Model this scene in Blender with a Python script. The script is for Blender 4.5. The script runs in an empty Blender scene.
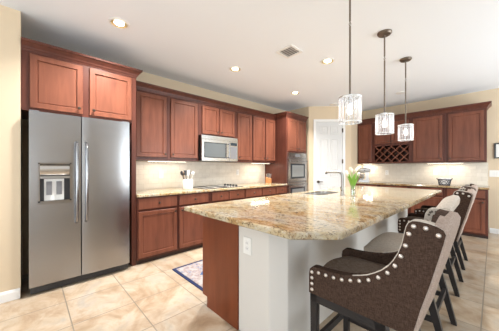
import bpy, bmesh, math, random
from mathutils import Vector, Matrix
random.seed(7)
PI = math.pi
S = bpy.context.scene
COL = S.collection

# ---------------------------------------------------------------- camera, sky, light, exposure
cam_d = bpy.data.cameras.new('camera')
cam_d.sensor_fit = 'HORIZONTAL'; cam_d.sensor_width = 36.0
cam_d.lens = 232.0 / 499.0 * 36.0
cam_d.shift_y = 2.5 / 499.0
cam_d.clip_start = 0.02
cam = bpy.data.objects.new('camera', cam_d); COL.objects.link(cam)
cam.location = (0, 0, 1.24)
cam.rotation_euler = (PI / 2, 0, math.radians(46.4))
S.camera = cam

world = bpy.data.worlds.new('sky'); S.world = world
world.use_nodes = True
wb = world.node_tree.nodes['Background']
wb.inputs[0].default_value = (0.86, 0.93, 1.0, 1)
wb.inputs[1].default_value = 1.0

def area_light(name, loc, rot, sx, sy, watts, color=(1, 1, 1), parent=None):
    d = bpy.data.lights.new(name, 'AREA'); d.shape = 'RECTANGLE'
    d.size = sx; d.size_y = sy; d.energy = watts; d.color = color
    o = bpy.data.objects.new(name, d); COL.objects.link(o)
    o.location = loc; o.rotation_euler = rot
    if parent: o.parent = parent
    return o
# area lights added at unseen windows, tilted up to brighten the ceiling
area_light('window_fill_right', (2.79, 4.35, 1.35), (0, PI / 2 + .55, 0), 2.2, 2.8, 108, (0.90, 0.955, 1.0))
area_light('window_fill_near', (2.79, -1.55, 1.35), (0, PI / 2 + .55, 0), 2.2, 2.2, 34, (0.90, 0.955, 1.0))
area_light('window_fill_front', (-0.4, -2.79, 1.35), (PI / 2 + .55, 0, 0), 4.5, 2.2, 52, (0.90, 0.955, 1.0))

S.view_settings.view_transform = 'Standard'
S.view_settings.look = 'None'
S.view_settings.gamma = 1.0
S.view_settings.use_curve_mapping = False
S.view_settings.exposure = 0.62

# ---------------------------------------------------------------- materials
def mat(name, color=(.5, .5, .5), rough=.5, metal=0.0, spec=.5, coat=0.0, emit=None, estr=0.0, trans=0.0):
    m = bpy.data.materials.new(name); m.use_nodes = True
    b = m.node_tree.nodes['Principled BSDF']
    b.inputs['Base Color'].default_value = (*color, 1)
    b.inputs['Roughness'].default_value = rough
    b.inputs['Metallic'].default_value = metal
    b.inputs['Specular IOR Level'].default_value = spec
    b.inputs['Coat Weight'].default_value = coat
    b.inputs['Transmission Weight'].default_value = trans
    if emit:
        b.inputs['Emission Color'].default_value = (*emit, 1)
        b.inputs['Emission Strength'].default_value = estr
    return m
class NT:
    def __init__(s, m): s.t = m.node_tree; s.b = s.t.nodes['Principled BSDF']
    def n(s, kind, **kw):
        o = s.t.nodes.new(kind)
        for k, v in kw.items(): setattr(o, k, v)
        return o
    def l(s, a, b): s.t.links.new(a, b)
    def coord(s, scale=(1, 1, 1), loc=(0, 0, 0), rot=(0, 0, 0)):
        c = s.n('ShaderNodeTexCoord'); mp = s.n('ShaderNodeMapping')
        mp.inputs['Scale'].default_value = scale; mp.inputs['Location'].default_value = loc
        mp.inputs['Rotation'].default_value = rot
        s.l(c.outputs['Object'], mp.inputs['Vector']); return mp.outputs['Vector']
    def noise(s, vec, scale, detail=4, rough=.55, dist=0.0):
        o = s.n('ShaderNodeTexNoise'); o.inputs['Scale'].default_value = scale
        o.inputs['Detail'].default_value = detail; o.inputs['Roughness'].default_value = rough
        o.inputs['Distortion'].default_value = dist
        s.l(vec, o.inputs['Vector']); return o.outputs['Fac']
    def ramp(s, fac, stops):
        r = s.n('ShaderNodeValToRGB'); e = r.color_ramp.elements
        while len(e) < len(stops): e.new(.5)
        for i, (p, c) in enumerate(stops):
            e[i].position = p; e[i].color = (*c, 1) if len(c) == 3 else c
        s.l(fac, r.inputs[0]); return r.outputs['Color']
    def mix(s, fac, a, b, mode='MIX'):
        x = s.n('ShaderNodeMix', data_type='RGBA', blend_type=mode)
        if isinstance(fac, float): x.inputs[0].default_value = fac
        else: s.l(fac, x.inputs[0])
        for v, i in ((a, 6), (b, 7)):
            if isinstance(v, tuple): x.inputs[i].default_value = (*v, 1)
            else: s.l(v, x.inputs[i])
        return x.outputs[2]
    def base(s, c): s.l(c, s.b.inputs['Base Color'])
    def bump(s, h, strength=.2, dist=.01):
        b = s.n('ShaderNodeBump'); b.inputs['Strength'].default_value = strength
        b.inputs['Distance'].default_value = dist
        s.l(h, b.inputs['Height']); s.l(b.outputs['Normal'], s.b.inputs['Normal'])

def wood(name, lo, hi, rough=.36):
    m = mat(name, hi, rough, spec=.28, coat=.04); t = NT(m)
    v = t.coord((9, 9, .8))
    a = t.noise(v, 2.2, 6, .6, .6)
    b = t.noise(t.coord((1.2, 1.2, .7)), 2.0, 3)
    c = t.ramp(a, [(.25, lo), (.75, hi)])
    c2 = t.ramp(b, [(.3, (.78, .78, .78)), (.7, (1.12, 1.1, 1.08))])
    t.base(t.mix(1.0, c, c2, 'MULTIPLY'))
    return m
M = {}
M['wood'] = wood('cherry_wood', (.140, .047, .028), (.228, .081, .047))
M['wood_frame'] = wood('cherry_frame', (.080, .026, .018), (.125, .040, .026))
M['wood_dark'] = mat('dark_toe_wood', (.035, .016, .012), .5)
M['wood_end'] = wood('island_end_panel_wood', (.150, .036, .012), (.210, .052, .018), .4)
M['knob'] = mat('bronze_knob', (.10, .075, .06), .35, .9)
M['wall'] = mat('cream_paint', (.66, .535, .38), .75)
t = NT(M['wall']); t.bump(t.noise(t.coord(), 90, 2), .05, .004)
M['pony'] = mat('greige_paint', (.66, .63, .59), .75)
t = NT(M['pony']); t.bump(t.noise(t.coord(), 70, 2), .06, .004)
M['ceil'] = mat('white_ceiling_paint', (.82, .85, .895), .85)
t = NT(M['ceil']); t.bump(t.noise(t.coord(), 60, 2), .06, .004)
M['white'] = mat('white_trim_paint', (.80, .79, .77), .4)
M['doorwhite'] = mat('white_door_paint', (.66, .66, .65), .45)
M['plastic'] = mat('white_plastic', (.82, .81, .78), .35)
M['steel'] = mat('stainless_steel', (.37, .37, .38), .27, 1.0)
t = NT(M['steel'])
t.bump(t.noise(t.coord((.35, .35, 2.6)), 1.5, 1), .07, .04)
M['steelb'] = mat('bright_stainless', (.54, .53, .51), .26, 1.0)
M['oglass'] = mat('oven_window_painted_reflection', (.24, .25, .25), .10, spec=.8)  # light grey reflection painted into the oven glass colour
M['silver'] = mat('silver_enamel', (.62, .63, .64), .28, .45)
M['tglass'] = mat('cooktop_glass_painted_reflection', (.40, .38, .35), .07, spec=.7)  # pale base colour paints in the mirrored backsplash
M['ringwhite'] = mat('pale_silver_band', (.80, .80, .79), .3, .3)
M['gilt'] = mat('warm_gold_reflector', (.80, .66, .36), .3, .6)
M['steel2'] = mat('brushed_nickel', (.42, .41, .40), .30, 1.0)
M['handle'] = mat('polished_handle_steel', (.36, .36, .37), .2, 1.0)
M['chrome'] = mat('chrome', (.72, .73, .74), .10, 1.0)
M['dgrey'] = mat('dark_grey_plastic', (.035, .035, .038), .4)
M['fside'] = mat('refrigerator_side_grey', (.16, .15, .14), .45)
M['mgrey'] = mat('mid_grey_plastic', (.16, .16, .17), .4)
M['black'] = mat('black_plastic', (.012, .012, .013), .3)
M['bglass'] = mat('dark_oven_glass', (.035, .04, .045), .06, spec=.8)
M['mglass'] = mat('grey_oven_glass', (.10, .115, .125), .08, spec=.8)
M['lcd'] = mat('dark_display', (.02, .03, .04), .1)
M['rod'] = mat('pendant_bronze', (.20, .165, .135), .35, .9)
M['navy'] = mat('navy_basket', (.03, .03, .05), .5)
M['cloth'] = mat('white_liner', (.82, .80, .78), .9)
M['leaf'] = mat('tulip_leaf', (.20, .42, .05), .45)
M['petal'] = mat('tulip_petal', (.82, .80, .66), .6)
M['knifewood'] = mat('knife_block_wood', (.50, .21, .075), .45)
M['ceramic'] = mat('white_ceramic', (.80, .79, .75), .2)
M['spoonwood'] = mat('spoon_wood', (.30, .18, .09), .6)
M['legwood'] = mat('dark_leg_wood', (.024, .021, .021), .4, spec=.3)
M['stud'] = mat('pale_nickel_stud', (.74, .68, .63), .30, .75)
M['studd'] = mat('bronze_stud', (.13, .11, .09), .35, .8)
M['paper'] = mat('picture_print', (.78, .77, .75), .6)

def fabric(name, lo, hi, s=260):
    m = mat(name, hi, .95, spec=.06); t = NT(m)
    a = t.noise(t.coord((1, 1, .22)), s, 2); b = t.noise(t.coord((.22, .22, 1)), s, 2)
    h = t.mix(.5, a, b)
    t.base(t.ramp(h, [(.36, lo), (.64, hi)])); t.bump(h, .35, .003)
    return m
M['fab'] = fabric('brown_linen', (.038, .023, .017), (.088, .055, .041))
M['seat'] = fabric('taupe_seat_linen', (.115, .085, .066), (.215, .165, .133))
M['back'] = fabric('beige_back_linen', (.30, .232, .195), (.44, .355, .305))
M['pale'] = fabric('pale_taupe_fabric', (.46, .40, .34), (.60, .535, .465))
M['cream'] = fabric('cream_welt', (.44, .385, .33), (.60, .54, .475))

# floor tiles
M['floor'] = m = mat('travertine_tile', (.6, .5, .35), .30, spec=.45); t = NT(m)
v = t.coord()
mp = t.n('ShaderNodeMapping'); mp.inputs['Location'].default_value = (.065 + 40 * .4445, -.25 + 40 * .457, 0)
t.l(v, mp.inputs['Vector'])
br = t.n('ShaderNodeTexBrick'); br.offset = 0.0; br.squash = 1.0
for k, val in (('Scale', 1.0), ('Mortar Size', .0045), ('Mortar Smooth', .2), ('Brick Width', .4445), ('Row Height', .457), ('Bias', 0.0)):
    br.inputs[k].default_value = val
br.inputs['Color1'].default_value = (.86, .86, .86, 1); br.inputs['Color2'].default_value = (1.08, 1.06, 1.03, 1)
t.l(mp.outputs['Vector'], br.inputs['Vector'])
n1 = t.noise(t.coord((1, 1.25, 1)), 2.4, 8, .62, 1.2)
n2 = t.noise(t.coord((1, 1, 1), (3, 7, 0)), 5.5, 6, .6, .8)
c = t.ramp(n1, [(.28, (.30, .21, .135)), (.42, (.40, .305, .215)), (.55, (.465, .39, .305)), (.72, (.38, .35, .31))])
c = t.mix(1.0, c, t.ramp(n2, [(.32, (.84, .79, .73)), (.60, (1.05, 1.05, 1.05))]), 'MULTIPLY')
c = t.mix(1.0, c, br.outputs['Color'], 'MULTIPLY')
c = t.mix(br.outputs['Fac'], c, (.24, .20, .155))
t.base(c)
b = t.n('ShaderNodeBump'); b.invert = True; b.inputs['Strength'].default_value = .5; b.inputs['Distance'].default_value = .004
t.l(br.outputs['Fac'], b.inputs['Height']); t.l(b.outputs['Normal'], t.b.inputs['Normal'])

# granite
def granite(name):
    m = mat(name, (.6, .5, .35), .08, spec=.55); t = NT(m)
    rot = (0, 0, math.radians(28))
    big = t.noise(t.coord((1.0, 2.2, 1.5), rot=rot), 1.7, 6, .6, 1.4)
    med = t.noise(t.coord((1.0, 1.7, 1.4), (5, 2, 1), rot), 9, 8, .72, 1.0)
    spk = t.noise(t.coord((1, 1.2, 1), (1, 9, 4)), 34, 6, .75, .8)
    fine = t.noise(t.coord((1, 1.1, 1), (7, 3, 2)), 75, 3, .7)
    c = t.ramp(big, [(.30, (.24, .135, .055)), (.40, (.40, .25, .10)), (.48, (.47, .375, .225)), (.60, (.44, .38, .275)), (.72, (.31, .28, .235))])
    c = t.mix(t.ramp(med, [(.34, (.9,) * 3), (.47, (0,) * 3)]), c, (.30, .17, .065))
    c = t.mix(t.ramp(med, [(.55, (0,) * 3), (.68, (.85,) * 3)]), c, (.60, .54, .43))
    c = t.mix(t.ramp(spk, [(.39, (.95,) * 3), (.47, (0,) * 3)]), c, (.095, .058, .035))
    c = t.mix(t.ramp(spk, [(.56, (0,) * 3), (.66, (.75,) * 3)]), c, (.52, .50, .47))
    c = t.mix(t.ramp(fine, [(.32, (.7,) * 3), (.42, (0,) * 3)]), c, (.16, .09, .045))
    t.base(c)
    return m
M['granite'] = granite('gold_granite')

# backsplash tile : x along the wall, z up
def splash(name, axis):
    m = mat(name, (.7, .62, .5), .35); t = NT(m)
    c0 = t.n('ShaderNodeTexCoord'); sp = t.n('ShaderNodeSeparateXYZ'); cb = t.n('ShaderNodeCombineXYZ')
    t.l(c0.outputs['Object'], sp.inputs[0]); t.l(sp.outputs[axis], cb.inputs[0]); t.l(sp.outputs['Z'], cb.inputs[1])
    br = t.n('ShaderNodeTexBrick'); br.offset = .5
    for k, val in (('Scale', 1.0), ('Mortar Size', .0022), ('Mortar Smooth', .3), ('Brick Width', .152), ('Row Height', .0762), ('Bias', 0.0)):
        br.inputs[k].default_value = val
    br.inputs['Color1'].default_value = (.70, .645, .555, 1); br.inputs['Color2'].default_value = (.77, .715, .625, 1)
    br.inputs['Mortar'].default_value = (.60, .54, .455, 1)
    t.l(cb.outputs[0], br.inputs['Vector'])
    n = t.noise(t.coord(), 14, 5)
    t.base(t.mix(1.0, br.outputs['Color'], t.ramp(n, [(.3, (.95, .94, .93)), (.7, (1.04, 1.04, 1.04))]), 'MULTIPLY'))
    b = t.n('ShaderNodeBump'); b.invert = True; b.inputs['Strength'].default_value = .3; b.inputs['Distance'].default_value = .003
    t.l(br.outputs['Fac'], b.inputs['Height']); t.l(b.outputs['Normal'], t.b.inputs['Normal'])
    return m
M['splashY'] = splash('travertine_splash_left', 'Y')
M['splashX'] = splash('travertine_splash_back', 'X')

# lamps
M['bulb'] = mat('warm_bulb', (1, .95, .85), .5, emit=(1, .94, .85), estr=6.5)
M['lens'] = mat('downlight_lens', (1, .95, .85), .5, emit=(1, .90, .72), estr=9)
M['strip'] = mat('undercabinet_lamp', (1, .95, .85), .5, emit=(1, .86, .66), estr=4)
def thin_clear(name, col, mixf, rough=.05):
    m = bpy.data.materials.new(name); m.use_nodes = True; nt = m.node_tree; nt.nodes.clear()
    o = nt.nodes.new('ShaderNodeOutputMaterial'); mx = nt.nodes.new('ShaderNodeMixShader')
    tr = nt.nodes.new('ShaderNodeBsdfTransparent'); gl = nt.nodes.new('ShaderNodeBsdfGlossy')
    tr.inputs[0].default_value = (*col, 1); gl.inputs['Roughness'].default_value = rough
    mx.inputs[0].default_value = mixf
    nt.links.new(tr.outputs[0], mx.inputs[1]); nt.links.new(gl.outputs[0], mx.inputs[2]); nt.links.new(mx.outputs[0], o.inputs[0])
    return m
M['glass'] = thin_clear('clear_glass', (.95, .98, .97), .14)
M['pane'] = thin_clear('window_glass', (.97, .99, .99), .06)
def crystal():
    m = bpy.data.materials.new('crystal_glass'); m.use_nodes = True; nt = m.node_tree; nt.nodes.clear()
    o = nt.nodes.new('ShaderNodeOutputMaterial')
    tr = nt.nodes.new('ShaderNodeBsdfTransparent'); tr.inputs[0].default_value = (.95, .96, .97, 1)
    tl = nt.nodes.new('ShaderNodeBsdfTranslucent'); tl.inputs[0].default_value = (.90, .91, .93, 1)
    gl = nt.nodes.new('ShaderNodeBsdfGlossy'); gl.inputs['Roughness'].default_value = .10
    lw = nt.nodes.new('ShaderNodeLayerWeight'); lw.inputs[0].default_value = .74
    a = nt.nodes.new('ShaderNodeMixShader'); b = nt.nodes.new('ShaderNodeMixShader'); a.inputs[0].default_value = .75
    nt.links.new(gl.outputs[0], a.inputs[1]); nt.links.new(tl.outputs[0], a.inputs[2])
    nt.links.new(lw.outputs['Facing'], b.inputs[0])
    nt.links.new(tr.outputs[0], b.inputs[1]); nt.links.new(a.outputs[0], b.inputs[2]); nt.links.new(b.outputs[0], o.inputs[0])
    return m
M['crystal'] = crystal()

# rug pattern
M['rug'] = m = mat('patterned_rug', (.45, .45, .45), .95, spec=.1); t = NT(m)
vv = t.n('ShaderNodeTexVoronoi'); vv.inputs['Scale'].default_value = 14; t.l(t.coord(), vv.inputs['Vector'])
n = t.noise(t.coord(), 24, 4)
c = t.ramp(vv.outputs['Distance'], [(.12, (.07, .10, .20)), (.25, (.28, .27, .30)), (.45, (.27, .20, .19)), (.7, (.36, .34, .33))])
t.base(t.mix(t.ramp(n, [(.45, (0,) * 3), (.6, (.55,) * 3)]), c, (.36, .345, .34)))
M['rugnavy'] = mat('rug_navy_border', (.028, .036, .085), .95, spec=.1)
M['rugblue'] = mat('rug_blue_medallion', (.055, .10, .22), .95, spec=.1)

# ---------------------------------------------------------------- mesh helpers
def link(name, me, parent=None):
    o = bpy.data.objects.new(name, me); COL.objects.link(o)
    if parent: o.parent = parent
    return o
def obj(name, bm, m, parent=None, bevel=0.0, smooth=False, seg=2, loc=None):
    if bevel > 0:
        es = [e for e in bm.edges if len(e.link_faces) == 2 and e.calc_face_angle(0) > .5]
        bmesh.ops.bevel(bm, geom=es, offset=bevel, segments=seg, affect='EDGES', profile=.6, clamp_overlap=True)
    bmesh.ops.recalc_face_normals(bm, faces=bm.faces)
    if loc is not None:
        bmesh.ops.translate(bm, verts=bm.verts, vec=-Vector(loc))
    me = bpy.data.meshes.new(name); bm.to_mesh(me); bm.free()
    mm = M[m] if isinstance(m, str) else m
    me.materials.append(mm)
    if smooth:
        for p in me.polygons: p.use_smooth = True
        me.set_sharp_from_angle(angle=math.radians(40))
    o = link(name, me, parent)
    if loc is not None: o.location = loc
    return o
def thing(name, label, cat, loc=(0, 0, 0), rotz=0.0, group=None):
    o = bpy.data.objects.new(name, None); COL.objects.link(o); o.empty_display_size = .1
    o.location = loc; o.rotation_euler = (0, 0, rotz)
    return tag(o, label, cat, group)
def tag(o, label, cat, group=None):
    o['label'] = label; o['category'] = cat
    if group: o['group'] = group
    return o
def struct(o, label=None, cat=None):
    o['kind'] = 'structure'
    if label: o['label'] = label
    if cat: o['category'] = cat
    return o
def B(bm, x0, x1, y0, y1, z0, z1):
    vs = [bm.verts.new((x, y, z)) for x in (x0, x1) for y in (y0, y1) for z in (z0, z1)]
    for q in ((0, 1, 3, 2), (4, 6, 7, 5), (0, 4, 5, 1), (2, 3, 7, 6), (0, 2, 6, 4), (1, 5, 7, 3)):
        bm.faces.new([vs[i] for i in q])
    return vs
def box(*a):
    bm = bmesh.new(); B(bm, *a); return bm
def boxes(*bs):
    bm = bmesh.new()
    for b in bs: B(bm, *b)
    return bm
def lathe(prof, seg=24, c=(0, 0, 0), axis='z', bm=None):
    bm = bm or bmesh.new(); rings = []
    def P(r, h, a):
        x, y = r * math.cos(a), r * math.sin(a)
        p = {'z': (x, y, h), 'y': (x, h, y), 'x': (h, x, y)}[axis]
        return (p[0] + c[0], p[1] + c[1], p[2] + c[2])
    for r, h in prof:
        if r < 1e-6: rings.append([bm.verts.new(P(0, h, 0))])
        else: rings.append([bm.verts.new(P(r, h, 2 * PI * i / seg)) for i in range(seg)])
    for a, b in zip(rings, rings[1:]):
        for i in range(seg):
            j = (i + 1) % seg
            q = [a[0]] if len(a) == 1 else [a[i], a[j]]
            q += [b[0]] if len(b) == 1 else [b[j], b[i]]
            if len(q) > 2: bm.faces.new(q)
    if prof[0] != prof[-1]:
        for r in (rings[0], rings[-1]):
            if len(r) > 1: bm.faces.new(r)
    else: bmesh.ops.remove_doubles(bm, verts=bm.verts, dist=1e-6)
    return bm
def tube(pts, rad, seg=10, bm=None, closed=False):
    bm = bm or bmesh.new(); pts = [Vector(p) for p in pts]; n = len(pts); rings = []
    rads = rad if isinstance(rad, (list, tuple)) else [rad] * n
    up = None
    for i, p in enumerate(pts):
        if closed: d = pts[(i + 1) % n] - pts[i - 1]
        else: d = pts[min(i + 1, n - 1)] - pts[max(i - 1, 0)]
        d.normalize()
        if up is None:
            up = Vector((0, 0, 1)) if abs(d.z) < .9 else Vector((1, 0, 0))
        u = (up - d * up.dot(d)).normalized(); w = d.cross(u); up = u
        rings.append([bm.verts.new(p + (u * math.cos(2 * PI * k / seg) + w * math.sin(2 * PI * k / seg)) * rads[i]) for k in range(seg)])
    m = n if closed else n - 1
    for i in range(m):
        a, b = rings[i], rings[(i + 1) % n]
        for k in range(seg):
            bm.faces.new([a[k], a[(k + 1) % seg], b[(k + 1) % seg], b[k]])
    if not closed:
        bm.faces.new(rings[0][::-1]); bm.faces.new(rings[-1])
    return bm
def prism(poly, a0, a1, plane='xz', bm=None):
    """extrude a 2D outline; plane names the outline's axes, extrusion along the third"""
    bm = bm or bmesh.new()
    def P(u, v, w): return {'xz': (u, w, v), 'xy': (u, v, w), 'yz': (w, u, v)}[plane]
    A = [bm.verts.new(P(u, v, a0)) for u, v in poly]; C = [bm.verts.new(P(u, v, a1)) for u, v in poly]
    n = len(poly)
    bm.faces.new(A[::-1]); bm.faces.new(C)
    for i in range(n): bm.faces.new([A[i], A[(i + 1) % n], C[(i + 1) % n], C[i]])
    return bm
def rings_panel(x0, x1, z0, z1, rings, yback, bm=None):
    """panel facing -y: concentric rectangular rings (inset, y) then a flat centre"""
    bm = bm or bmesh.new(); R = []
    def rect(i, y): return [bm.verts.new(p) for p in ((x0 + i, y, z0 + i), (x1 - i, y, z0 + i), (x1 - i, y, z1 - i), (x0 + i, y, z1 - i))]
    R = [rect(0, yback)] + [rect(i, y) for i, y in rings]
    bm.faces.new(R[0])
    for a, b in zip(R, R[1:]):
        for k in range(4): bm.faces.new([a[k], a[(k + 1) % 4], b[(k + 1) % 4], b[k]])
    bm.faces.new(R[-1])
    return bm
def sweep(path, prof, bm=None, closed=False):
    """profile (out, z) swept along an XY path, 'out' to the right of travel, mitred"""
    bm = bm or bmesh.new(); n = len(path); rings = []
    P = [Vector((p[0], p[1])) for p in path]
    def nrm(a, b): d = (b - a).normalized(); return Vector((d.y, -d.x))
    for i in range(n):
        if closed or 0 < i < n - 1:
            a = nrm(P[i - 1], P[i]); b = nrm(P[i], P[(i + 1) % n]); m = (a + b) / (1 + a.dot(b))
        else: m = nrm(P[0], P[1]) if i == 0 else nrm(P[-2], P[-1])
        rings.append([bm.verts.new((P[i].x + m.x * o, P[i].y + m.y * o, z)) for o, z in prof])
    k = len(prof)
    for i in range(n if closed else n - 1):
        a, b = rings[i], rings[(i + 1) % n]
        for j in range(k): bm.faces.new([a[j], a[(j + 1) % k], b[(j + 1) % k], b[j]])
    if not closed: bm.faces.new(rings[0]); bm.faces.new(rings[-1][::-1])
    return bm
def dup(root, loc=None, rotz=None, label=None, group=None):
    def cp(o, parent):
        c = o.copy(); COL.objects.link(c); c.parent = parent
        for ch in list(o.children): cp(ch, c)
        return c
    kids = list(root.children)
    r = root.copy(); COL.objects.link(r)
    for ch in kids: cp(ch, r)
    if loc is not None: r.location = loc
    if rotz is not None: r.rotation_euler = (0, 0, rotz)
    if label: r['label'] = label
    if group: r['group'] = group
    return r

# ---------------------------------------------------------------- room shell
CEIL = 2.74
WX, WY = -3.76, 6.39            # range wall, back wall
struct(obj('floor', box(-4.2, 2.9, -2.9, 6.6, -.08, 0), 'floor'))
struct(obj('ceiling', box(-4.2, 2.9, -2.9, 6.6, CEIL, CEIL + .1), 'ceil'))
struct(obj('wall_left', box(-4.2, -3.12, -2.9, -.055, 0, CEIL), 'wall', bevel=.018, seg=3))
struct(obj('wall_range', box(-3.9, WX, -.055, 4.95, 0, CEIL), 'wall'))
struct(obj('wall_pantry', prism([(-3.9, 4.95), (-3.10, 4.95), (-2.38, 5.67), (-2.38, WY), (-3.9, WY)], 0, CEIL, 'xy'), 'wall', bevel=.012, seg=3))
struct(obj('wall_back', box(-3.9, 2.9, WY, WY + .12, 0, CEIL), 'wall'))
# unseen right and front walls, openings placed for the light and refrigerator reflection
RWN = [(-2.7, -.4), (2.9, 5.8)]
struct(obj('wall_right', boxes((2.8, 2.9, -2.9, -2.7, 0, CEIL), (2.8, 2.9, -.4, 2.9, 0, CEIL), (2.8, 2.9, 5.8, 6.4, 0, CEIL), *[q for a, b in RWN for q in ((2.8, 2.9, a, b, 2.5, CEIL), (2.8, 2.9, a, b, 0, .2))]), 'wall'))
struct(obj('wall_front', boxes((-4.2, -2.7, -2.9, -2.8, 0, CEIL), (1.9, 2.9, -2.9, -2.8, 0, CEIL), (-2.7, 1.9, -2.9, -2.8, 2.5, CEIL), (-2.7, 1.9, -2.9, -2.8, 0, .2)), 'wall'))
for i, (a, b) in enumerate(RWN):
    w = struct(obj('window_%d' % (i + 3), boxes((2.82, 2.88, a, b, .2, .26), (2.82, 2.88, a, b, 2.44, 2.5), *[(2.82, 2.88, y, y + .06, .26, 2.44) for y in (a, (a + b) / 2 - .03, b - .06)]), 'white'))
    obj('pane', boxes((2.845, 2.855, a + .06, (a + b) / 2 - .03, .26, 2.44)), 'pane', w)
    obj('pane', boxes((2.845, 2.855, (a + b) / 2 + .03, b - .06, .26, 2.44)), 'pane', w)
w = struct(obj('window_2', boxes((-2.7, 1.9, -2.88, -2.82, .2, .26), (-2.7, 1.9, -2.88, -2.82, 2.44, 2.5), *[(x, x + .06, -2.88, -2.82, .26, 2.44) for x in (-2.7, -1.2, .3, 1.84)]), 'white'))
obj('pane', box(-2.64, 1.84, -2.855, -2.845, .26, 2.44), 'pane', w)

bb = [(0, 0), (.016, 0), (.016, .075), (.011, .088), (.004, .095), (0, .095)]
struct(obj('baseboard_left', sweep([(-3.76, -.058), (-3.12, -.058), (-3.12, -2.8)][::-1][:2] + [], [(o, z) for o, z in bb]), 'white'))
struct(obj('baseboard_back', sweep([(-.045, WY), (2.8, WY)], bb), 'white'))

# backsplash tile fields fixed to the walls
struct(obj('trim_1', box(WX, WX + .012, .995, 4.08, .90, 1.352), 'splashY'))
struct(obj('trim_2', box(-2.38, -.065, WY - .012, WY, .90, 1.345), 'splashX'))

# pantry door on the diagonal wall : local x along the wall, -y out of the wall
A0 = Vector((-3.10, 4.95, 0))
door = bpy.data.objects.new('door_1', None); COL.objects.link(door)
door.location = A0; door.rotation_euler = (0, 0, PI / 4); struct(door)
d0, d1, dt = .172, .812, 2.36
cw = .062
cas = bmesh.new()
for a in ((d0 - cw, d0, -.022, -.001, 0, dt), (d1, d1 + cw, -.022, -.001, 0, dt), (d0 - cw, d1 + cw, -.024, -.001, dt, dt + cw)): B(cas, *a)
obj('door_casing', cas, 'white', door, .004)
leaf = bmesh.new()
W = d1 - d0
B(leaf, d0 + .003, d1 - .003, -.012, -.001, .01, dt - .004)
xs = [(d0 + .095, d0 + W / 2 - .028), (d0 + W / 2 + .028, d1 - .095)]
for xa, xb in xs:
    for za, zb in ((.14, .80), (1.02, 1.95), (2.05, 2.26)):
        rings_panel(xa, xb, za, zb, [(0, -.013), (.006, -.020), (.014, -.020), (.024, -.013), (.040, -.013), (.060, -.019)], -.0125, leaf)
lf = obj('door_leaf', leaf, 'doorwhite', door)
h = bmesh.new()
lathe([(0, -.062), (.022, -.060), (.028, -.05), (.022, -.038), (.010, -.034), (.010, -.018), (.030, -.018), (.030, -.012)], 16, (d0 + .055, 0, .905), 'y', h)
B(h, d0 + .05, d0 + .16, -.055, -.042, .898, .914)
obj('door_handle', h, 'knob', door, smooth=True)
for z in (.3, 1.35, 2.10):
    hb = tube([(d1 - .004, -.026, z), (d1 - .004, -.026, z + .1)], .009, 8); B(hb, d1 - .02, d1 + .012, -.026, -.022, z, z + .1)
    obj('hinge', hb, 'knob', door)

# ---------------------------------------------------------------- cabinets (local: x along the run, front -y, z up)
def door_mesh(x0, x1, z0, z1):
    return rings_panel(x0, x1, z0, z1, [(0, -.016), (.004, -.021), (.050, -.021), (.054, -.010), (.060, -.010), (.066, -.014)], -.0005)
def drawer_mesh(x0, x1, z0, z1):
    return rings_panel(x0, x1, z0, z1, [(0, -.016), (.004, -.021), (.014, -.021)], -.0005)
def knob(parent, x, z):
    obj('knob', lathe([(.006, -.020), (.006, -.034), (.014, -.040), (.016, -.046), (.012, -.052), (0, -.054)], 12, (x, 0, z), 'y'), 'knob', parent, smooth=True)
def cab_door(root, x0, x1, z0, z1, kx=None, kz=None):
    d = obj('door', door_mesh(x0, x1, z0, z1), 'wood', root)
    if kx is not None: knob(d, kx, kz)
    return d
def cab_drawer(root, x0, x1, z0, z1):
    d = obj('drawer', drawer_mesh(x0, x1, z0, z1), 'wood', root)
    knob(d, (x0 + x1) / 2, (z0 + z1) / 2)
    return d
RB = math.radians(90)
def base_unit(loc, rz, w, depth, label, split, group, twodoors=False, knobside=1):
    r = thing('base_cabinet', label, 'cabinet', loc, rz, group)
    bm = boxes((0.0006, w - .0006, 0, depth, .055, .8635))
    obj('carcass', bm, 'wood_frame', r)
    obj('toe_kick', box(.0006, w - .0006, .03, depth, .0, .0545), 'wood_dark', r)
    n = len(split)
    for (a, b) in split: cab_drawer(r, a, b, .705, .845)
    for i, (a, b) in enumerate(split):
        kx = b - .03 if (i == 0) == (knobside == 1) else a + .03
        cab_door(r, a, b, .085, .675, kx, .635)
    return r
FX = -3.12
dep = 3.12 - 3.76
gb = 'base cabinets under the range counter'
D = .63
base_unit((FX, .995, 0), RB, .555, D, 'cherry base cabinet beside the refrigerator panel, one drawer over one door', [(.015, .535)], gb)
base_unit((FX, 1.55, 0), RB, .53, D, 'cherry base cabinet below the white utensil crock, second from the refrigerator', [(.02, .51)], gb, knobside=0)
base_unit((FX, 2.08, 0), RB, .77, D, 'two-drawer cherry base cabinet directly below the cooktop', [(.05, .385), (.405, .75)], gb)
base_unit((FX, 2.85, 0), RB, .445, D, 'cherry base cabinet just past the cooktop towards the wall ovens', [(.015, .43)], gb)
base_unit((FX, 3.295, 0), RB, .42, D, 'narrow cherry base cabinet midway between cooktop and wall ovens', [(.015, .405)], gb, knobside=0)
base_unit((FX, 3.715, 0), RB, .365, D, 'narrow cherry base cabinet against the oven tower, under the knife block', [(.015, .35)], gb)

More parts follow.
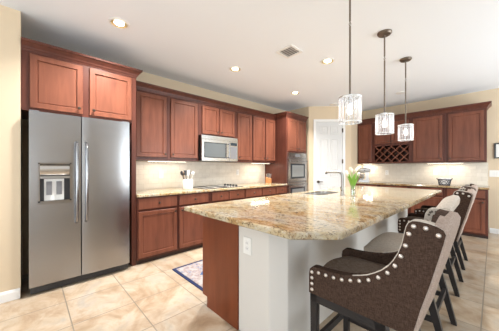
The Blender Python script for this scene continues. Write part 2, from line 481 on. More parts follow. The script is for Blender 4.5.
# granite worktops
EDGE = lambda z0, z1: [(-.3, z0), (-.006, z0), (0, z0 + .006), (0, z1 - .012), (-.004, z1 - .004), (-.012, z1)]
def slab(name, poly, hole, z0, z1, m):
    """counter-clockwise outline; optional clockwise hole; eased edge"""
    bm = bmesh.new(); n = len(poly)
    def off(d):
        out = []
        P = [Vector(p) for p in poly]
        for i in range(n):
            a = (P[i] - P[i - 1]).normalized(); b = (P[(i + 1) % n] - P[i]).normalized()
            na, nb = Vector((a.y, -a.x)), Vector((b.y, -b.x)); mm = (na + nb) / (1 + na.dot(nb))
            out.append(P[i] + mm * d)
        return out
    prof = [(-.006, z0), (0, z0 + .005), (0, z1 - .014), (-.003, z1 - .005), (-.012, z1)]
    rings = [[bm.verts.new((p.x, p.y, z)) for p in off(o)] for o, z in prof]
    for a, b in zip(rings, rings[1:]):
        for i in range(n): bm.faces.new([a[i], a[(i + 1) % n], b[(i + 1) % n], b[i]])
    hr = []
    if hole:
        hr = [[bm.verts.new((x, y, z)) for x, y in hole] for z in (z0, z1)]
        k = len(hole)
        for i in range(k): bm.faces.new([hr[0][i], hr[0][(i + 1) % k], hr[1][(i + 1) % k], hr[1][i]])
    for ring, hh in ((rings[0], hr[0] if hr else None), (rings[-1], hr[1] if hr else None)):
        es = []
        for loop in (ring, hh):
            if loop:
                for i in range(len(loop)): es.append(bm.edges.get((loop[i], loop[(i + 1) % len(loop)])))
        bmesh.ops.triangle_fill(bm, use_beauty=True, use_dissolve=False, edges=es)
    return bm
ct = obj('worktop', slab('w', [(-3.747, .995), (-3.085, .995), (-3.085, 4.078), (-3.747, 4.078)], None, .864, .90, M['granite']), 'granite')
tag(ct, 'long speckled granite worktop under the microwave, along the range wall', 'worktop')
ct = obj('worktop', slab('w', [(-2.378, 5.745), (-.045, 5.745), (-.045, 6.376), (-2.378, 6.376)], None, .864, .90, M['granite']), 'granite')
tag(ct, 'narrow granite worktop against the back wall below the wine rack', 'worktop')

# wall cabinets on the range wall
UX = -3.43
def wall_unit(loc, rz, w, z1, dpt, label, doors, group, dz0=.04, dz1=.96, knobs=None):
    r = thing('wall_cabinet', label, 'cabinet', loc, rz, group)
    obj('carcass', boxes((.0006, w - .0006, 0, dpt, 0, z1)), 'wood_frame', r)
    for i, (a, b) in enumerate(doors):
        k = knobs[i] if knobs else 1
        cab_door(r, a, b, dz0, dz1, b - .028 if k > 0 else a + .028, dz0 + .05)
    return r
gu = 'wall cabinets over the range counter'
UD = .327
wall_unit((UX, .995, 1.353), RB, 1.085, 1.03, UD, 'two-door cherry wall cabinet between the refrigerator and the microwave', [(.085, .520), (.588, 1.055)], gu, .047, .957, (1, -1))
wall_unit((UX, 2.08, 1.80), RB, .815, .583, UD, 'short two-door cherry cabinet directly above the microwave', [(.06, .405), (.432, .775)], gu, .030, .51, (1, -1))
wall_unit((UX, 2.895, 1.353), RB, .437, 1.03, UD, 'single-door cherry wall cabinet just right of the microwave', [(.045, .420)], gu, .047, .957, (-1,))
wall_unit((UX, 3.332, 1.353), RB, .390, 1.03, UD, 'single-door cherry wall cabinet, second right of the microwave', [(.025, .372)], gu, .047, .957, (1,))
wall_unit((UX, 3.722, 1.353), RB, .356, 1.03, UD, 'narrow cherry wall cabinet touching the oven tower', [(.025, .335)], gu, .047, .957, (-1,))
CR = lambda z: [(0, z), (.004, z), (.010, z + .018), (.016, z + .022), (.022, z + .040), (.046, z + .068), (.060, z + .078), (.062, z + .098), (.0, z + .098)]
tag(obj('crown_moulding', sweep([(UX, .998), (UX, 4.078)], CR(2.342)), 'wood_frame'), 'stepped cherry crown along the cabinets over the range counter', 'moulding')

# refrigerator enclosure
r = thing('refrigerator_cabinet', 'deep cherry two-door cabinet and tall side panel around the refrigerator', 'cabinet', (-3.14, -.052, 0), RB)
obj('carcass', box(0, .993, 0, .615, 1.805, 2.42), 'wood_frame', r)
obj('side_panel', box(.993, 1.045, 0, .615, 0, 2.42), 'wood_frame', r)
cab_door(r, .060, .486, 1.833, 2.362, .450, 1.89)
cab_door(r, .548, .988, 1.833, 2.362, .585, 1.89)
obj('crown', sweep([(0, 0), (1.045, 0), (1.045, .28)], CR(2.385)), 'wood_frame', r)

# oven tower
TY0 = 4.085
r = thing('oven_tower_cabinet', 'tall cherry cabinet housing the double wall ovens beside the pantry', 'cabinet', (FX, TY0, 0), RB)
TW = .785
obj('carcass', boxes((0, .035, 0, D, .10, 2.40), (TW - .035, TW, 0, D, .10, 2.40), (.035, TW - .035, 0, D, 1.585, 2.40), (.035, TW - .035, 0, D, .10, .50), (.035, TW - .035, D - .02, D, .5, 1.585)), 'wood_frame', r)
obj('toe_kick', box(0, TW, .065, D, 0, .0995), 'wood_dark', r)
cab_door(r, .040, .380, 1.625, 2.335, .350, 1.68)
cab_door(r, .405, .745, 1.625, 2.335, .435, 1.68)
cab_drawer(r, .040, .745, .15, .46)
obj('crown', sweep([(0, .305), (0, 0), (TW, 0)], CR(2.365)), 'wood_frame', r)

# double oven
r = thing('double_oven', 'stainless double wall oven built into the cherry tower by the pantry door', 'oven', (FX, TY0, .502), RB)
a, b = .037, TW - .037
obj('body', box(a + .003, b - .003, .0, .55, .001, 1.08), 'mgrey', r)
cp = obj('control_panel', box(a, b, -.03, -.001, .962, 1.082), 'steelb', r, .004)
obj('display', box(.29, .49, -.032, -.0301, .992, 1.052), 'mgrey', cp)
for z0, z1 in ((.43, .955), (.0, .42)):
    d = obj('oven_door', box(a, b, -.035, -.001, z0 + .002, z1), 'steelb', r, .004)
    wn = obj('window', box(a + .07, b - .07, -.0365, -.0351, z0 + .07, z1 - .12), 'bglass', d)
    obj('window_pane', box(a + .13, b - .13, -.0378, -.0366, z0 + .11, z1 - .155), 'oglass', d)
    hb = tube([(a + .05, -.085, z1 - .06), (b - .05, -.085, z1 - .06)], .012, 10)
    for x in (a + .08, b - .08): tube([(x, -.035, z1 - .06), (x, -.085, z1 - .06)], .009, 8, hb)
    obj('handle', hb, 'handle', d, smooth=True)

# back-wall base cabinets
gk = 'base cabinets along the back wall'
BW = 2.315 / 4
for i, lb in enumerate(('cherry base cabinet in the back-left corner beside the pantry wall', 'cherry back-wall base cabinet below the wine rack', 'cherry back-wall base cabinet below the dark woven basket', 'cherry base cabinet at the open right end of the back wall')):
    base_unit((-2.375 + i * BW, 5.78, 0), 0, BW, .60, lb, [(.035, BW - .035)], gk, knobside=i % 2)

# back-wall wall cabinets
UY = 6.055; BD = .333
gv = 'wall cabinets along the back wall'
wall_unit((-2.375, UY, 1.35), 0, .36, 1.02, BD, 'narrow cherry wall cabinet left of the wine rack', [(.03, .33)], gv, .03, .955, (1,))
r = thing('wine_rack_cabinet', 'cherry wall cabinet with two small doors above a lattice wine rack', 'cabinet', (-2.015, UY, 1.35), 0)
RW = .775
obj('carcass', boxes((.0006, .04, 0, BD, 0, 1.02), (RW - .04, RW - .0006, 0, BD, 0, 1.02), (.04, RW - .04, 0, BD, 0, .035), (.04, RW - .04, 0, BD, .405, 1.02), (.04, RW - .04, BD - .015, BD, .035, .405)), 'wood_frame', r)
cab_door(r, .045, .378, .46, .955, .348, .505)
cab_door(r, .397, .73, .46, .955, .427, .505)
lat = bmesh.new()
x0, x1, z0, z1 = .04, RW - .04, .035, .405
def strip(p, q, yy):
    P, Q = Vector(p), Vector(q); d = (Q - P).normalized(); nn = Vector((-d.y, d.x)) * .0088
    prism([tuple(P + nn), tuple(P - nn), tuple(Q - nn), tuple(Q + nn)], yy, yy + .22, 'xz', lat)
step = .168
hgt = z1 - z0
k = -3
while k < 8:
    xa = x0 + k * step
    for sgn, yy in ((1, .006), (-1, .0063)):
        pts = []
        for tt in range(0, 41):
            u = tt / 40; x = xa + (u if sgn > 0 else 1 - u) * hgt; z = z0 + u * hgt
            if x0 <= x <= x1: pts.append((x, z))
        if len(pts) > 3: strip(pts[0], pts[-1], yy)
    k += 1
obj('wine_lattice', lat, 'wood', r)
wall_unit((-1.24, UY, 1.35), 0, .58, 1.02, BD, 'wide single-door cherry wall cabinet right of the wine rack', [(.04, .535)], gv, .03, .955, (1,))
wall_unit((-.66, UY, 1.35), 0, .58, 1.02, BD, 'cherry wall cabinet at the right end of the back-wall run', [(.045, .545)], gv, .03, .955, (-1,))
tag(obj('crown_moulding', sweep([(-2.375, UY), (-.08, UY), (-.08, WY - .002)], CR(2.342)), 'wood_frame'), 'stepped cherry crown over the wine rack and back-wall cabinets', 'moulding')

# ---------------------------------------------------------------- refrigerator
FZ = -3.05
r = thing('refrigerator', 'large stainless side-by-side refrigerator with ice dispenser below cherry cabinet', 'refrigerator', (FZ, 0, 0), RB)
obj('body', box(.012, .884, .06, .66, .03, 1.765), 'fside', r, .006)
gr = bmesh.new(); B(gr, .012, .884, .045, .075, .012, .078)
for x in (.13, .86): B(gr, x - .06, x + .02, .035, .046, .018, .070)
for i in range(4): B(gr, .09, .80, .0405, .046, .022 + i * .014, .029 + i * .014)
obj('base_grille', gr, 'dgrey', r)
for x in (.10, .79): obj('foot', lathe([(.018, 0), (.018, .02), (.008, .02), (.008, .035)], 12, (x, .12, 0)), 'mgrey', r)
for x in (.04, .85): obj('hinge_cover', box(x - .035, x + .035, .01, .12, 1.766, 1.80), 'mgrey', r, .006)
fx0, fx1, fz0, fz1 = .070, .322, .902, 1.290
def fr_door(x0, x1, name):
    bm = bmesh.new(); n = 10; pts = []
    for i in range(n + 1):
        u = i / n; x = x0 + (x1 - x0) * u
        pts.append((x, -.010 * (1 - (2 * u - 1) ** 4)))
    pts += [(x1, .055), (x0, .055)]
    prism(pts, .088, 1.790, 'xy', bm)
    return bm
# left door, with a real recess for the dispenser
bm = bmesh.new()
xs_ = [0.002, fx0, fx1, .407]; zs_ = [.088, fz0, fz1, 1.79]
for (xa, xb, za, zb) in ((xs_[0], xs_[3], zs_[0], zs_[1]), (xs_[0], xs_[3], zs_[2], zs_[3]), (xs_[0], xs_[1], zs_[1], zs_[2]), (xs_[2], xs_[3], zs_[1], zs_[2])):
    B(bm, xa, xb, 0, .055, za, zb)
bmesh.ops.remove_doubles(bm, verts=bm.verts, dist=1e-5)
dl = obj('freezer_door', bm, 'steel', r)
rec = bmesh.new(); B(rec, fx0, fx1, .050, .0545, fz0, fz1)
obj('dispenser_recess', rec, 'dgrey', dl)
fr = bmesh.new(); t_ = .010
for q in ((fx0 - .004, fx1 + .004, -.004, .012, fz0 - .02, fz0 + .012), (fx0 - .004, fx1 + .004, -.004, .012, fz1 - .008, fz1 + .004), (fx0 - .004, fx0 + t_, -.004, .012, fz0, fz1), (fx1 - t_, fx1 + .004, -.004, .012, fz0, fz1)): B(fr, *q)
obj('dispenser_frame', fr, 'handle', dl)
obj('dispenser_control_panel', prism([(.048, 1.165), (.048, 1.282)] + [(.022 - .024 * math.sin(PI * i / 10), 1.282 - .117 * i / 10) for i in range(11)], fx0 + .0105, fx1 - .0105, 'yz'), 'steelb', dl, smooth=True)
obj('dispenser_shelf', box(fx0 + .01, fx1 - .01, .004, .05, 1.135, 1.158), 'steel2', dl, .004)
pd = bmesh.new(); B(pd, .112, .268, .036, .0495, fz0 + .012, 1.13)
obj('dispenser_back_plate', pd, 'plastic', dl, .003)
for x in (.150, .228): obj('dispenser_paddle', box(x - .022, x + .022, .020, .0355, .97, 1.105), 'mgrey', dl, .004)
dr = obj('refrigerator_door', fr_door(.416, .888, 'd'), 'steel', r, smooth=True)
for x, dd in ((.368, dl), (.452, dr)):
    pts = [(x, 0.0, .665), (x, -.045, .685), (x, -.058, .75), (x, -.062, 1.09), (x, -.058, 1.43), (x, -.045, 1.495), (x, 0.0, 1.515)]
    obj('handle', tube(pts, .0135, 10), 'handle', dd, smooth=True)

# ---------------------------------------------------------------- microwave, cooktop, counter things
MX = -3.345
r = thing('microwave', 'stainless over-the-range microwave hung below the short cherry cabinet', 'microwave', (MX, 2.088, 1.362), RB)
mw, mh = .785, .436
obj('body', box(0, mw, .03, .405, 0, mh - .001), 'black', r, .004)
obj('vent_grille', boxes((0, mw, 0, .029, .372, mh - .002), *[(.03, mw - .03, -.003, .0, .385 + i * .010, .390 + i * .010) for i in range(4)]), 'steelb', r)
d = obj('door', box(0, .585, -.004, .029, .002, .368), 'steelb', r, .004)
obj('window', box(.045, .50, -.0055, -.0041, .055, .32), 'black', d)
obj('window_pane', box(.06, .485, -.0068, -.0056, .07, .305), 'mglass', d)
hb = tube([(.545, -.05, .05), (.545, -.05, .33)], .011, 10)
for z in (.07, .31): tube([(.545, -.004, z), (.545, -.05, z)], .008, 8, hb)
obj('handle', hb, 'handle', d, smooth=True)
p = obj('control_panel', box(.590, mw, -.004, .029, .002, .368), 'steelb', r, .004)
obj('keypad', box(.61, mw - .02, -.006, -.0041, .05, .27), 'mgrey', p)
obj('display', box(.61, mw - .02, -.006, -.0041, .29, .345), 'lcd', p)

r = thing('cooktop', 'glass cooktop with painted pale reflection and dark rim below the microwave', 'cooktop', (-3.42, 2.46, .9008), 0)
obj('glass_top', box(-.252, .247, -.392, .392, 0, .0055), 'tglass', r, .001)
obj('rim', boxes((-.26, .255, -.40, -.3925, 0, .006), (-.26, .255, .3925, .40, 0, .006), (.2475, .255, -.3925, .3925, 0, .006), (-.26, -.2525, -.3925, .3925, 0, .006)), 'black', r)
for x, y, q in ((-.12, -.25, .105), (.12, -.25, .08), (-.12, .02, .09), (.12, .02, .105)):
    bm = lathe([(q, .0062), (q, .0070), (q - .006, .0070), (q - .006, .0062)], 28, (x, y, 0)); obj('burner_ring', bm, 'mgrey', r)
for i in range(5):
    obj('knob', lathe([(.022, .0062), (.020, .026), (.017, .034), (0, .035)], 16, (-.18 + .085 * i, .31, 0)), 'black', r, smooth=True)

# utensil crock
cx_, cy_ = -3.40, 1.865
r = thing('utensil_crock', 'white ceramic crock on the range counter holding kitchen utensils', 'crock', (cx_, cy_, .9008))
obj('pot', lathe([(0, 0), (.076, 0), (.080, .008), (.080, .152), (.076, .157), (.072, .152), (.070, .012), (0, .010)], 28), 'ceramic', r, smooth=True)
def utensil(name, label, ax, ay, tx, ty, ln, kind, m):
    o = bmesh.new()
    p0 = Vector((cx_ + ax, cy_ + ay, .918)); p1 = Vector((cx_ + tx, cy_ + ty, .918 + ln))
    tube([p0, p0.lerp(p1, .72)], .0055, 8, o)
    q = p0.lerp(p1, .72); d_ = (p1 - q)
    if kind == 'spoon':
        tube([q, q + d_ * .15, q + d_ * .45, q + d_ * .8, p1], [.006, .016, .026, .022, .006], 10, o)
    elif kind == 'spatula':
        side = Vector((0, .026, 0)); th_ = Vector((.003, 0, 0))
        vs = [q - side * .6, q + side * .6, p1 + side, p1 - side]
        f_ = [o.verts.new(v_ + th_) for v_ in vs]; g_ = [o.verts.new(v_ - th_) for v_ in vs]
        o.faces.new(f_); o.faces.new(g_[::-1])
        for i in range(4): o.faces.new([f_[i], f_[(i + 1) % 4], g_[(i + 1) % 4], g_[i]])
    else:
        for kk in range(4):
            a_ = kk * PI / 4; e = Vector((math.cos(a_), math.sin(a_), 0)) * .024
            tube([q, q + d_ * .3 + e, q + d_ * .75 + e, p1, q + d_ * .75 - e, q + d_ * .3 - e, q], .002, 6, o)
    ob = obj(name, o, m, smooth=True, loc=tuple(p0)); tag(ob, label, 'utensil', 'utensils in the white crock')
utensil('ladle', 'dark ladle leaning furthest left in the white crock', -.01, -.03, .0, -.115, .275, 'spoon', 'dgrey')
utensil('slotted_spoon', 'dark slotted spoon left of centre in the white crock', .02, -.02, .02, -.06, .285, 'spatula', 'dgrey')
utensil('spatula', 'white spatula standing upright in the middle of the crock', 0, .0, .01, .0, .285, 'spatula', 'plastic')
utensil('serving_spoon', 'white serving spoon leaning to the right in the crock', .01, .03, .02, .085, .265, 'spoon', 'plastic')
utensil('whisk', 'wire whisk at the back right of the utensil crock', -.03, .02, -.03, .06, .29, 'whisk', 'steel2')
utensil('wooden_spoon', 'brown wooden spoon at the left back of the utensil crock', -.03, -.01, -.03, -.08, .27, 'spoon', 'spoonwood')

# knife block
kx_, ky_ = -3.50, 3.93
r = thing('knife_block', 'orange-brown wooden knife block on the counter against the oven tower', 'knife block', (kx_, ky_, .9008), math.radians(20))
obj('block', prism([(-.055, 0), (.055, 0), (.055, .10), (-.055, .135)], -.045, .045, 'xz'), 'knifewood', r, .004)
for i in range(7):
    yy = -.034 + .0115 * i; px_ = -.035 + .035 * (i % 3); zz = .1175 - .318 * px_
    d_ = Vector((.10, (-.35 + .1 * i), 1)).normalized(); p0 = Vector((px_, yy, zz + .001))
    obj('knife_handle', tube([p0, p0 + d_ * .03, p0 + d_ * (.085 + .008 * (i % 3))], [.007, .009, .008], 8), 'mgrey' if i % 2 else 'steel2', r, smooth=True)

# stand mixer
r = thing('stand_mixer', 'silver stand mixer on the back counter left of the wine rack', 'mixer', (-2.235, 6.10, .9008), math.radians(15))
bm = prism([(-.11, 0), (.12, 0), (.13, .02), (.11, .045), (-.10, .045), (-.12, .02)], -.09, .09, 'xz')
obj('base', bm, 'silver', r, .012)
obj('column', prism([(.03, .04), (.105, .04), (.10, .14), (.105, .235), (.02, .235), (.045, .14)], -.045, .045, 'xz'), 'silver', r, .014)
hd = tube([(.15, 0, .285), (.135, 0, .286), (.06, 0, .288), (-.04, 0, .283), (-.11, 0, .275), (-.135, 0, .272)], [.022, .05, .066, .064, .05, .02], 18)
obj('head', hd, 'silver', r, smooth=True)
obj('beater_shaft', tube([(-.075, 0, .235), (-.075, 0, .15)], [.018, .01], 10), 'chrome', r)
obj('bowl', lathe([(0, .046), (.045, .047), (.05, .056), (.075, .10), (.085, .165), (.088, .19), (.083, .19), (.07, .10), (0, .06)], 24, (-.068, 0, 0)), 'chrome', r, smooth=True)
obj('speed_knob', lathe([(.012, -.072), (.012, -.062), (0, -.060)][::-1], 10, (.02, 0, .28), 'y'), 'black', r)

# woven basket
r = thing('basket', 'dark lattice basket with white liner on the back counter', 'basket', (-.675, 6.06, .9008))
bk = bmesh.new()
def bpt(u, h): # rounded-rectangle loop
    k_ = .82 + .18 * h / .105
    a_ = 2 * PI * u; c_, s_ = math.cos(a_), math.sin(a_); e = .55
    return (math.copysign(abs(c_) ** e, c_) * .104 * k_, math.copysign(abs(s_) ** e, s_) * .075 * k_, h + .002)
for h_, rr in ((.004, .006), (.105, .008)): tube([bpt(i / 40, h_) for i in range(40)], rr, 8, bk, True)
for i in range(16):
    for sg in (1, -1): tube([bpt((i + sg * 1.6 * j / 6) / 16, .105 * j / 6) for j in range(7)], .0036, 5, bk)
for x in (-.108, .108):
    s_ = 1 if x > 0 else -1
    tube([(x, -.03, .105), (x + s_ * .012, -.02, .128), (x + s_ * .014, 0, .134), (x + s_ * .012, .02, .128), (x, .03, .105)], .005, 6, bk)
obj('lattice_body', bk, 'navy', r, smooth=True)
ln_ = bmesh.new()
R0 = [[ln_.verts.new(Vector(bpt(i / 40, h_)) * .5 + Vector(bpt(i / 40, h_)) * .45) for i in range(40)] for h_ in (.006, .05, .10)]
top = [ln_.verts.new((bpt(i / 40, .10)[0] * .9, bpt(i / 40, .10)[1] * .9, .132 + .012 * math.sin(i * 1.9))) for i in range(40)]
c1 = [ln_.verts.new((bpt(i / 40, .10)[0] * .5, bpt(i / 40, .10)[1] * .5, .138 + .010 * math.sin(i * .9))) for i in range(40)]
L = R0 + [top, c1]
for a_, b_ in zip(L, L[1:]):
    for i in range(40): ln_.faces.new([a_[i], a_[(i + 1) % 40], b_[(i + 1) % 40], b_[i]])
ln_.faces.new(L[-1]); ln_.faces.new(L[0][::-1])
obj('liner', ln_, 'cloth', r, smooth=True)

# ---------------------------------------------------------------- island
IZ0, IZ1 = .864, .904
r = thing('kitchen_island', 'long island base with cherry end panel and painted seating wall', 'island', (-1.37, 2.75, 0))
def isl(name, bm, m, bevel=0.0, seg=2): return obj(name, bm, m, r, bevel, loc=None, seg=seg)
ox, oy = 1.37, -2.75
def sh(bm): bmesh.ops.translate(bm, verts=bm.verts, vec=(ox, oy, 0)); return bm
pony = [(-1.345, 1.165), (-1.035, 1.165), (-.945, 1.255), (-.945, 4.40), (-1.345, 4.40)]
isl('seating_wall', sh(prism(pony, 0, IZ0 - .001, 'xy')), 'pony', .008, 3)
isl('end_panel', sh(prism([(-1.835, .09), (-1.835, IZ0 - .001), (-1.347, IZ0 - .001), (-1.347, 0), (-1.765, 0), (-1.765, .09)], 1.155, 1.175, 'xz')), 'wood_end', .002)
isl('cabinet_body', sh(box(-1.835, -1.347, 1.1755, 4.40, .10, .665)), 'wood_frame')
isl('cabinet_rail', sh(boxes((-1.835, -1.80, 1.1755, 4.40, .6655, IZ0 - .001), (-1.375, -1.347, 1.1755, 4.40, .6655, IZ0 - .001), (-1.80, -1.375, 1.1755, 2.48, .6655, IZ0 - .001), (-1.80, -1.375, 3.30, 4.40, .6655, IZ0 - .001))), 'wood_frame')
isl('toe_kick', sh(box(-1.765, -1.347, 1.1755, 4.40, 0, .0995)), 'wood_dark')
for i in range(6):
    y0 = 1.20 + i * .52
    dm = bmesh.new()
    rings_panel(0, .48, .13, .67, [(0, -.018), (.003, -.021), (.050, -.021), (.056, -.014), (.066, -.013)], -.0005, dm)
    bmesh.ops.rotate(dm, verts=dm.verts, cent=(0, 0, 0), matrix=Matrix.Rotation(-PI / 2, 3, 'Z'))
    bmesh.ops.translate(dm, verts=dm.verts, vec=(-1.835, y0 + .48, 0))
    isl('door', sh(dm), 'wood')

def rrect(x0, x1, y0, y1, rd, n=6):
    out = []
    for cx__, cy__, a0 in ((x1 - rd, y1 - rd, 0), (x0 + rd, y1 - rd, PI / 2), (x0 + rd, y0 + rd, PI), (x1 - rd, y0 + rd, 1.5 * PI)):
        for i in range(n + 1):
            a_ = a0 + PI / 2 * i / n; out.append((cx__ + rd * math.cos(a_), cy__ + rd * math.sin(a_)))
    return out
SK = (-1.755, -1.455, 2.59, 3.17)
poly = [(-1.868, .987), (-.745, .987), (-.728, .990), (-.552, 1.166), (-.542, 1.185), (-.542, 4.56), (-1.868, 4.56)]
ct = obj('island_worktop', slab('w', poly, rrect(*SK, .09)[::-1], IZ0, IZ1, M['granite']), 'granite')
tag(ct, 'huge polished gold and brown granite island top with clipped near corner', 'worktop')
# sink : undermount double bowl
sk = bmesh.new()
def bowl(x0, x1, y0, y1):
    tp = rrect(x0, x1, y0, y1, .075); bt = rrect(x0 + .02, x1 - .02, y0 + .02, y1 - .02, .06)
    ou = rrect(x0 - .006, x1 + .006, y0 - .006, y1 + .006, .08); oub = rrect(x0 + .014, x1 - .014, y0 + .014, y1 - .014, .066)
    zt, zb = IZ1 - .006, IZ0 - .17
    rr = [[sk.verts.new((x, y, z)) for x, y in L_] for L_, z in ((ou, zt), (tp, zt), (bt, zb), (oub, zb - .004))]
    n = len(tp)
    for a_, b_ in ((0, 1), (1, 2), (0, 3)):
        for i in range(n): sk.faces.new([rr[a_][i], rr[a_][(i + 1) % n], rr[b_][(i + 1) % n], rr[b_][i]])
    sk.faces.new(rr[2]); sk.faces.new(rr[3][::-1])
    lathe([(.04, zb + .001), (.04, zb + .004), (.03, zb + .005), (0, zb + .003)], 16, ((x0 + x1) / 2, (y0 + y1) / 2, 0), 'z', sk)
bowl(-1.748, -1.462, 2.597, 2.873); bowl(-1.748, -1.462, 2.887, 3.163)
tag(obj('sink', sk, 'steel2', smooth=True, loc=(-1.605, 2.88, IZ0 - .17)), 'stainless double-bowl sink set into the island granite', 'sink')
# faucet
r = thing('faucet', 'brushed-nickel right-angled tap standing behind the island sink', 'faucet', (-1.29, 2.82, IZ1 + .0006))
obj('base', lathe([(.030, 0), (.030, .010), (.022, .014), (.021, .06), (.017, .064), (.0, .064)], 20), 'steel2', r, smooth=True)
pts = [(0, 0, .06), (0, 0, .235)] + [(-.05 + .05 * math.cos(a_), 0, .235 + .05 * math.sin(a_)) for a_ in [PI / 2 * i / 8 for i in range(1, 9)]] + [(-.215, 0, .285)]
obj('spout', tube(pts, .0175, 14), 'steel2', r, smooth=True)
obj('spray_nozzle', tube([(-.215, 0, .275), (-.215, 0, .255)], .0135, 12), 'dgrey', r)
obj('lever', tube([(0, .0, .05), (.0, -.035, .065), (.0, -.05, .105)], [.010, .009, .007], 10), 'handle', r, smooth=True)
# vase with tulips
vx, vy = -1.18, 2.865
r = thing('vase', 'clear glass vase of white tulips on the island beside the tap', 'vase', (vx, vy, IZ1 + .0006))
obj('glass', lathe([(0, 0), (.030, 0), (.034, .004), (.030, .06), (.028, .12), (.034, .15), (.031, .15), (.025, .12), (.027, .06), (.029, .012), (0, .010)], 24), 'glass', r, smooth=True)
obj('water', lathe([(0, .0105), (.024, .0105), (.022, .06), (.0, .06)], 20), 'glass', r, smooth=True)
for i in range(7):
    a_ = i * 2 * PI / 7 + .3; sp = .055 + .015 * (i % 2); top_ = .225 + .022 * ((i * 3) % 4)
    nm = thing('tulip', ['white tulip leaning %s from the glass vase' % w_ for w_ in ('far right', 'to the rear right', 'straight back', 'to the far left', 'to the near left', 'towards the camera', 'to the near right')][i], 'flower', (vx, vy, IZ1 + .013), 0, 'tulips in the glass vase')
    b0 = Vector((.010 * math.cos(a_ + PI), .010 * math.sin(a_ + PI), 0)); b1 = Vector((.018 * math.cos(a_), .018 * math.sin(a_), .14)); b2 = Vector((sp * math.cos(a_), sp * math.sin(a_), top_))
    obj('stem', tube([b0, b0.lerp(b1, .5), b1, b1.lerp(b2, .5), b2], .0028, 6), 'leaf', nm)
    ddir = (b2 - b1).normalized()
    obj('bloom', tube([b2 - ddir * .004, b2 + ddir * .010, b2 + ddir * .024, b2 + ddir * .040, b2 + ddir * .050], [.004, .013, .016, .012, .003], 9), 'petal', nm, smooth=True)
    for kk in (0, 1):
        lf_ = bmesh.new(); aa = a_ + .5 * (kk * 2 - 1); prev = None
        wdir = Vector((-math.sin(aa), math.cos(aa), 0))
        for j in range(7):
            u = j / 6; rr = .016 + .055 * u ** 1.6; z = .07 + (.15 + .03 * kk) * u; wd = .019 * math.sin(PI * min(1, .12 + .88 * u)) + .0008
            c_ = Vector((rr * math.cos(aa), rr * math.sin(aa), z)); nr = Vector((math.cos(aa), math.sin(aa), -.3)) * .0012
            cur = [lf_.verts.new(c_ - wdir * wd + nr * 0), lf_.verts.new(c_ + nr * 3), lf_.verts.new(c_ + wdir * wd), lf_.verts.new(c_ - nr)]
            if prev:
                for q in range(4): lf_.faces.new([prev[q], prev[(q + 1) % 4], cur[(q + 1) % 4], cur[q]])
            else: lf_.faces.new(cur[::-1])
            prev = cur
        lf_.faces.new(prev)
        obj('leaf', lf_, 'leaf', nm, smooth=True)

# ---------------------------------------------------------------- outlets and switches : local x across, -y out
def outlet(label, loc, rz, w, h, kind):
    r = thing('wall_outlet' if kind == 'o' else 'light_switch', label, 'outlet' if kind == 'o' else 'switch', loc, rz)
    obj('plate', box(-w / 2, w / 2, -.006, -.0005, -h / 2, h / 2), 'plastic', r, .002)
    n = max(1, round(w / .075))
    for i in range(n):
        x = (i - (n - 1) / 2) * .046
        if kind == 'o':
            for z in (-.02, .02):
                f_ = obj('socket', box(x - .016, x + .016, -.0085, -.0061, z - .015, z + .015), 'white', r, .001)
                obj('slots', boxes((x - .008, x - .005, -.0090, -.0086, z - .006, z + .007), (x + .005, x + .008, -.0090, -.0086, z - .006, z + .007)), 'mgrey', f_)
        else: obj('rocker', box(x - .016, x + .016, -.010, -.0061, -.033, .033), 'white', r, .002)
outlet('white outlet on the backsplash between refrigerator panel and crock', (WX + .0125, 1.57, 1.13), RB, .072, .118, 'o')
outlet('white outlet on the backsplash right of the microwave', (WX + .0125, 3.22, 1.15), RB, .072, .118, 'o')
outlet('white outlet on the back splash tile under the wine rack', (-1.80, WY - .0125, 1.13), 0, .072, .118, 'o')
outlet('white outlet on the back splash above the left of the basket', (-.862, WY - .0125, 1.145), 0, .072, .118, 'o')
outlet('wide cream switch plate on the back splash above the basket', (-.58, WY - .0125, 1.155), 0, .118, .118, 's')
outlet('white outlet on the painted end of the island', (-1.243, 1.1645, .67), 0, .080, .122, 'o')
outlet('long white switch plate on the cream wall right of the cabinets', (.055, WY, 1.135), 0, .21, .125, 's')
r = thing('picture_frame', 'small dark-framed print on the cream wall right of the cabinets', 'picture', (.16, WY - .0008, 1.565))
fw, fh = .145, .145
obj('frame', boxes((-fw, fw, -.022, 0, -fh, -fh + .022), (-fw, fw, -.022, 0, fh - .022, fh), (-fw, -fw + .022, -.022, 0, -fh + .022, fh - .022), (fw - .022, fw, -.022, 0, -fh + .022, fh - .022)), 'black', r)
obj('print', box(-fw + .022, fw - .022, -.012, -.001, -fh + .022, fh - .022), 'paper', r)

# ---------------------------------------------------------------- rug
r = thing('rug', 'navy-bordered patterned rug on the tiles between island and range counter', 'rug', (-2.33, 2.0, .0))
obj('field', box(-.335, .335, -.70, .70, .001, .009), 'rug', r)
obj('border', boxes((-.365, .365, -.735, -.705, .001, .0095), (-.365, .365, .705, .735, .001, .0095), (-.365, -.335, -.705, .705, .001, .0095), (.335, .365, -.705, .705, .001, .0095)), 'rugnavy', r)
md = bmesh.new()
for yy in (-.42, .0, .42): prism([(0, yy - .15), (.13, yy), (0, yy + .15), (-.13, yy)], .0091, .0098, 'xy', md)
obj('medallion', md, 'rugblue', r)

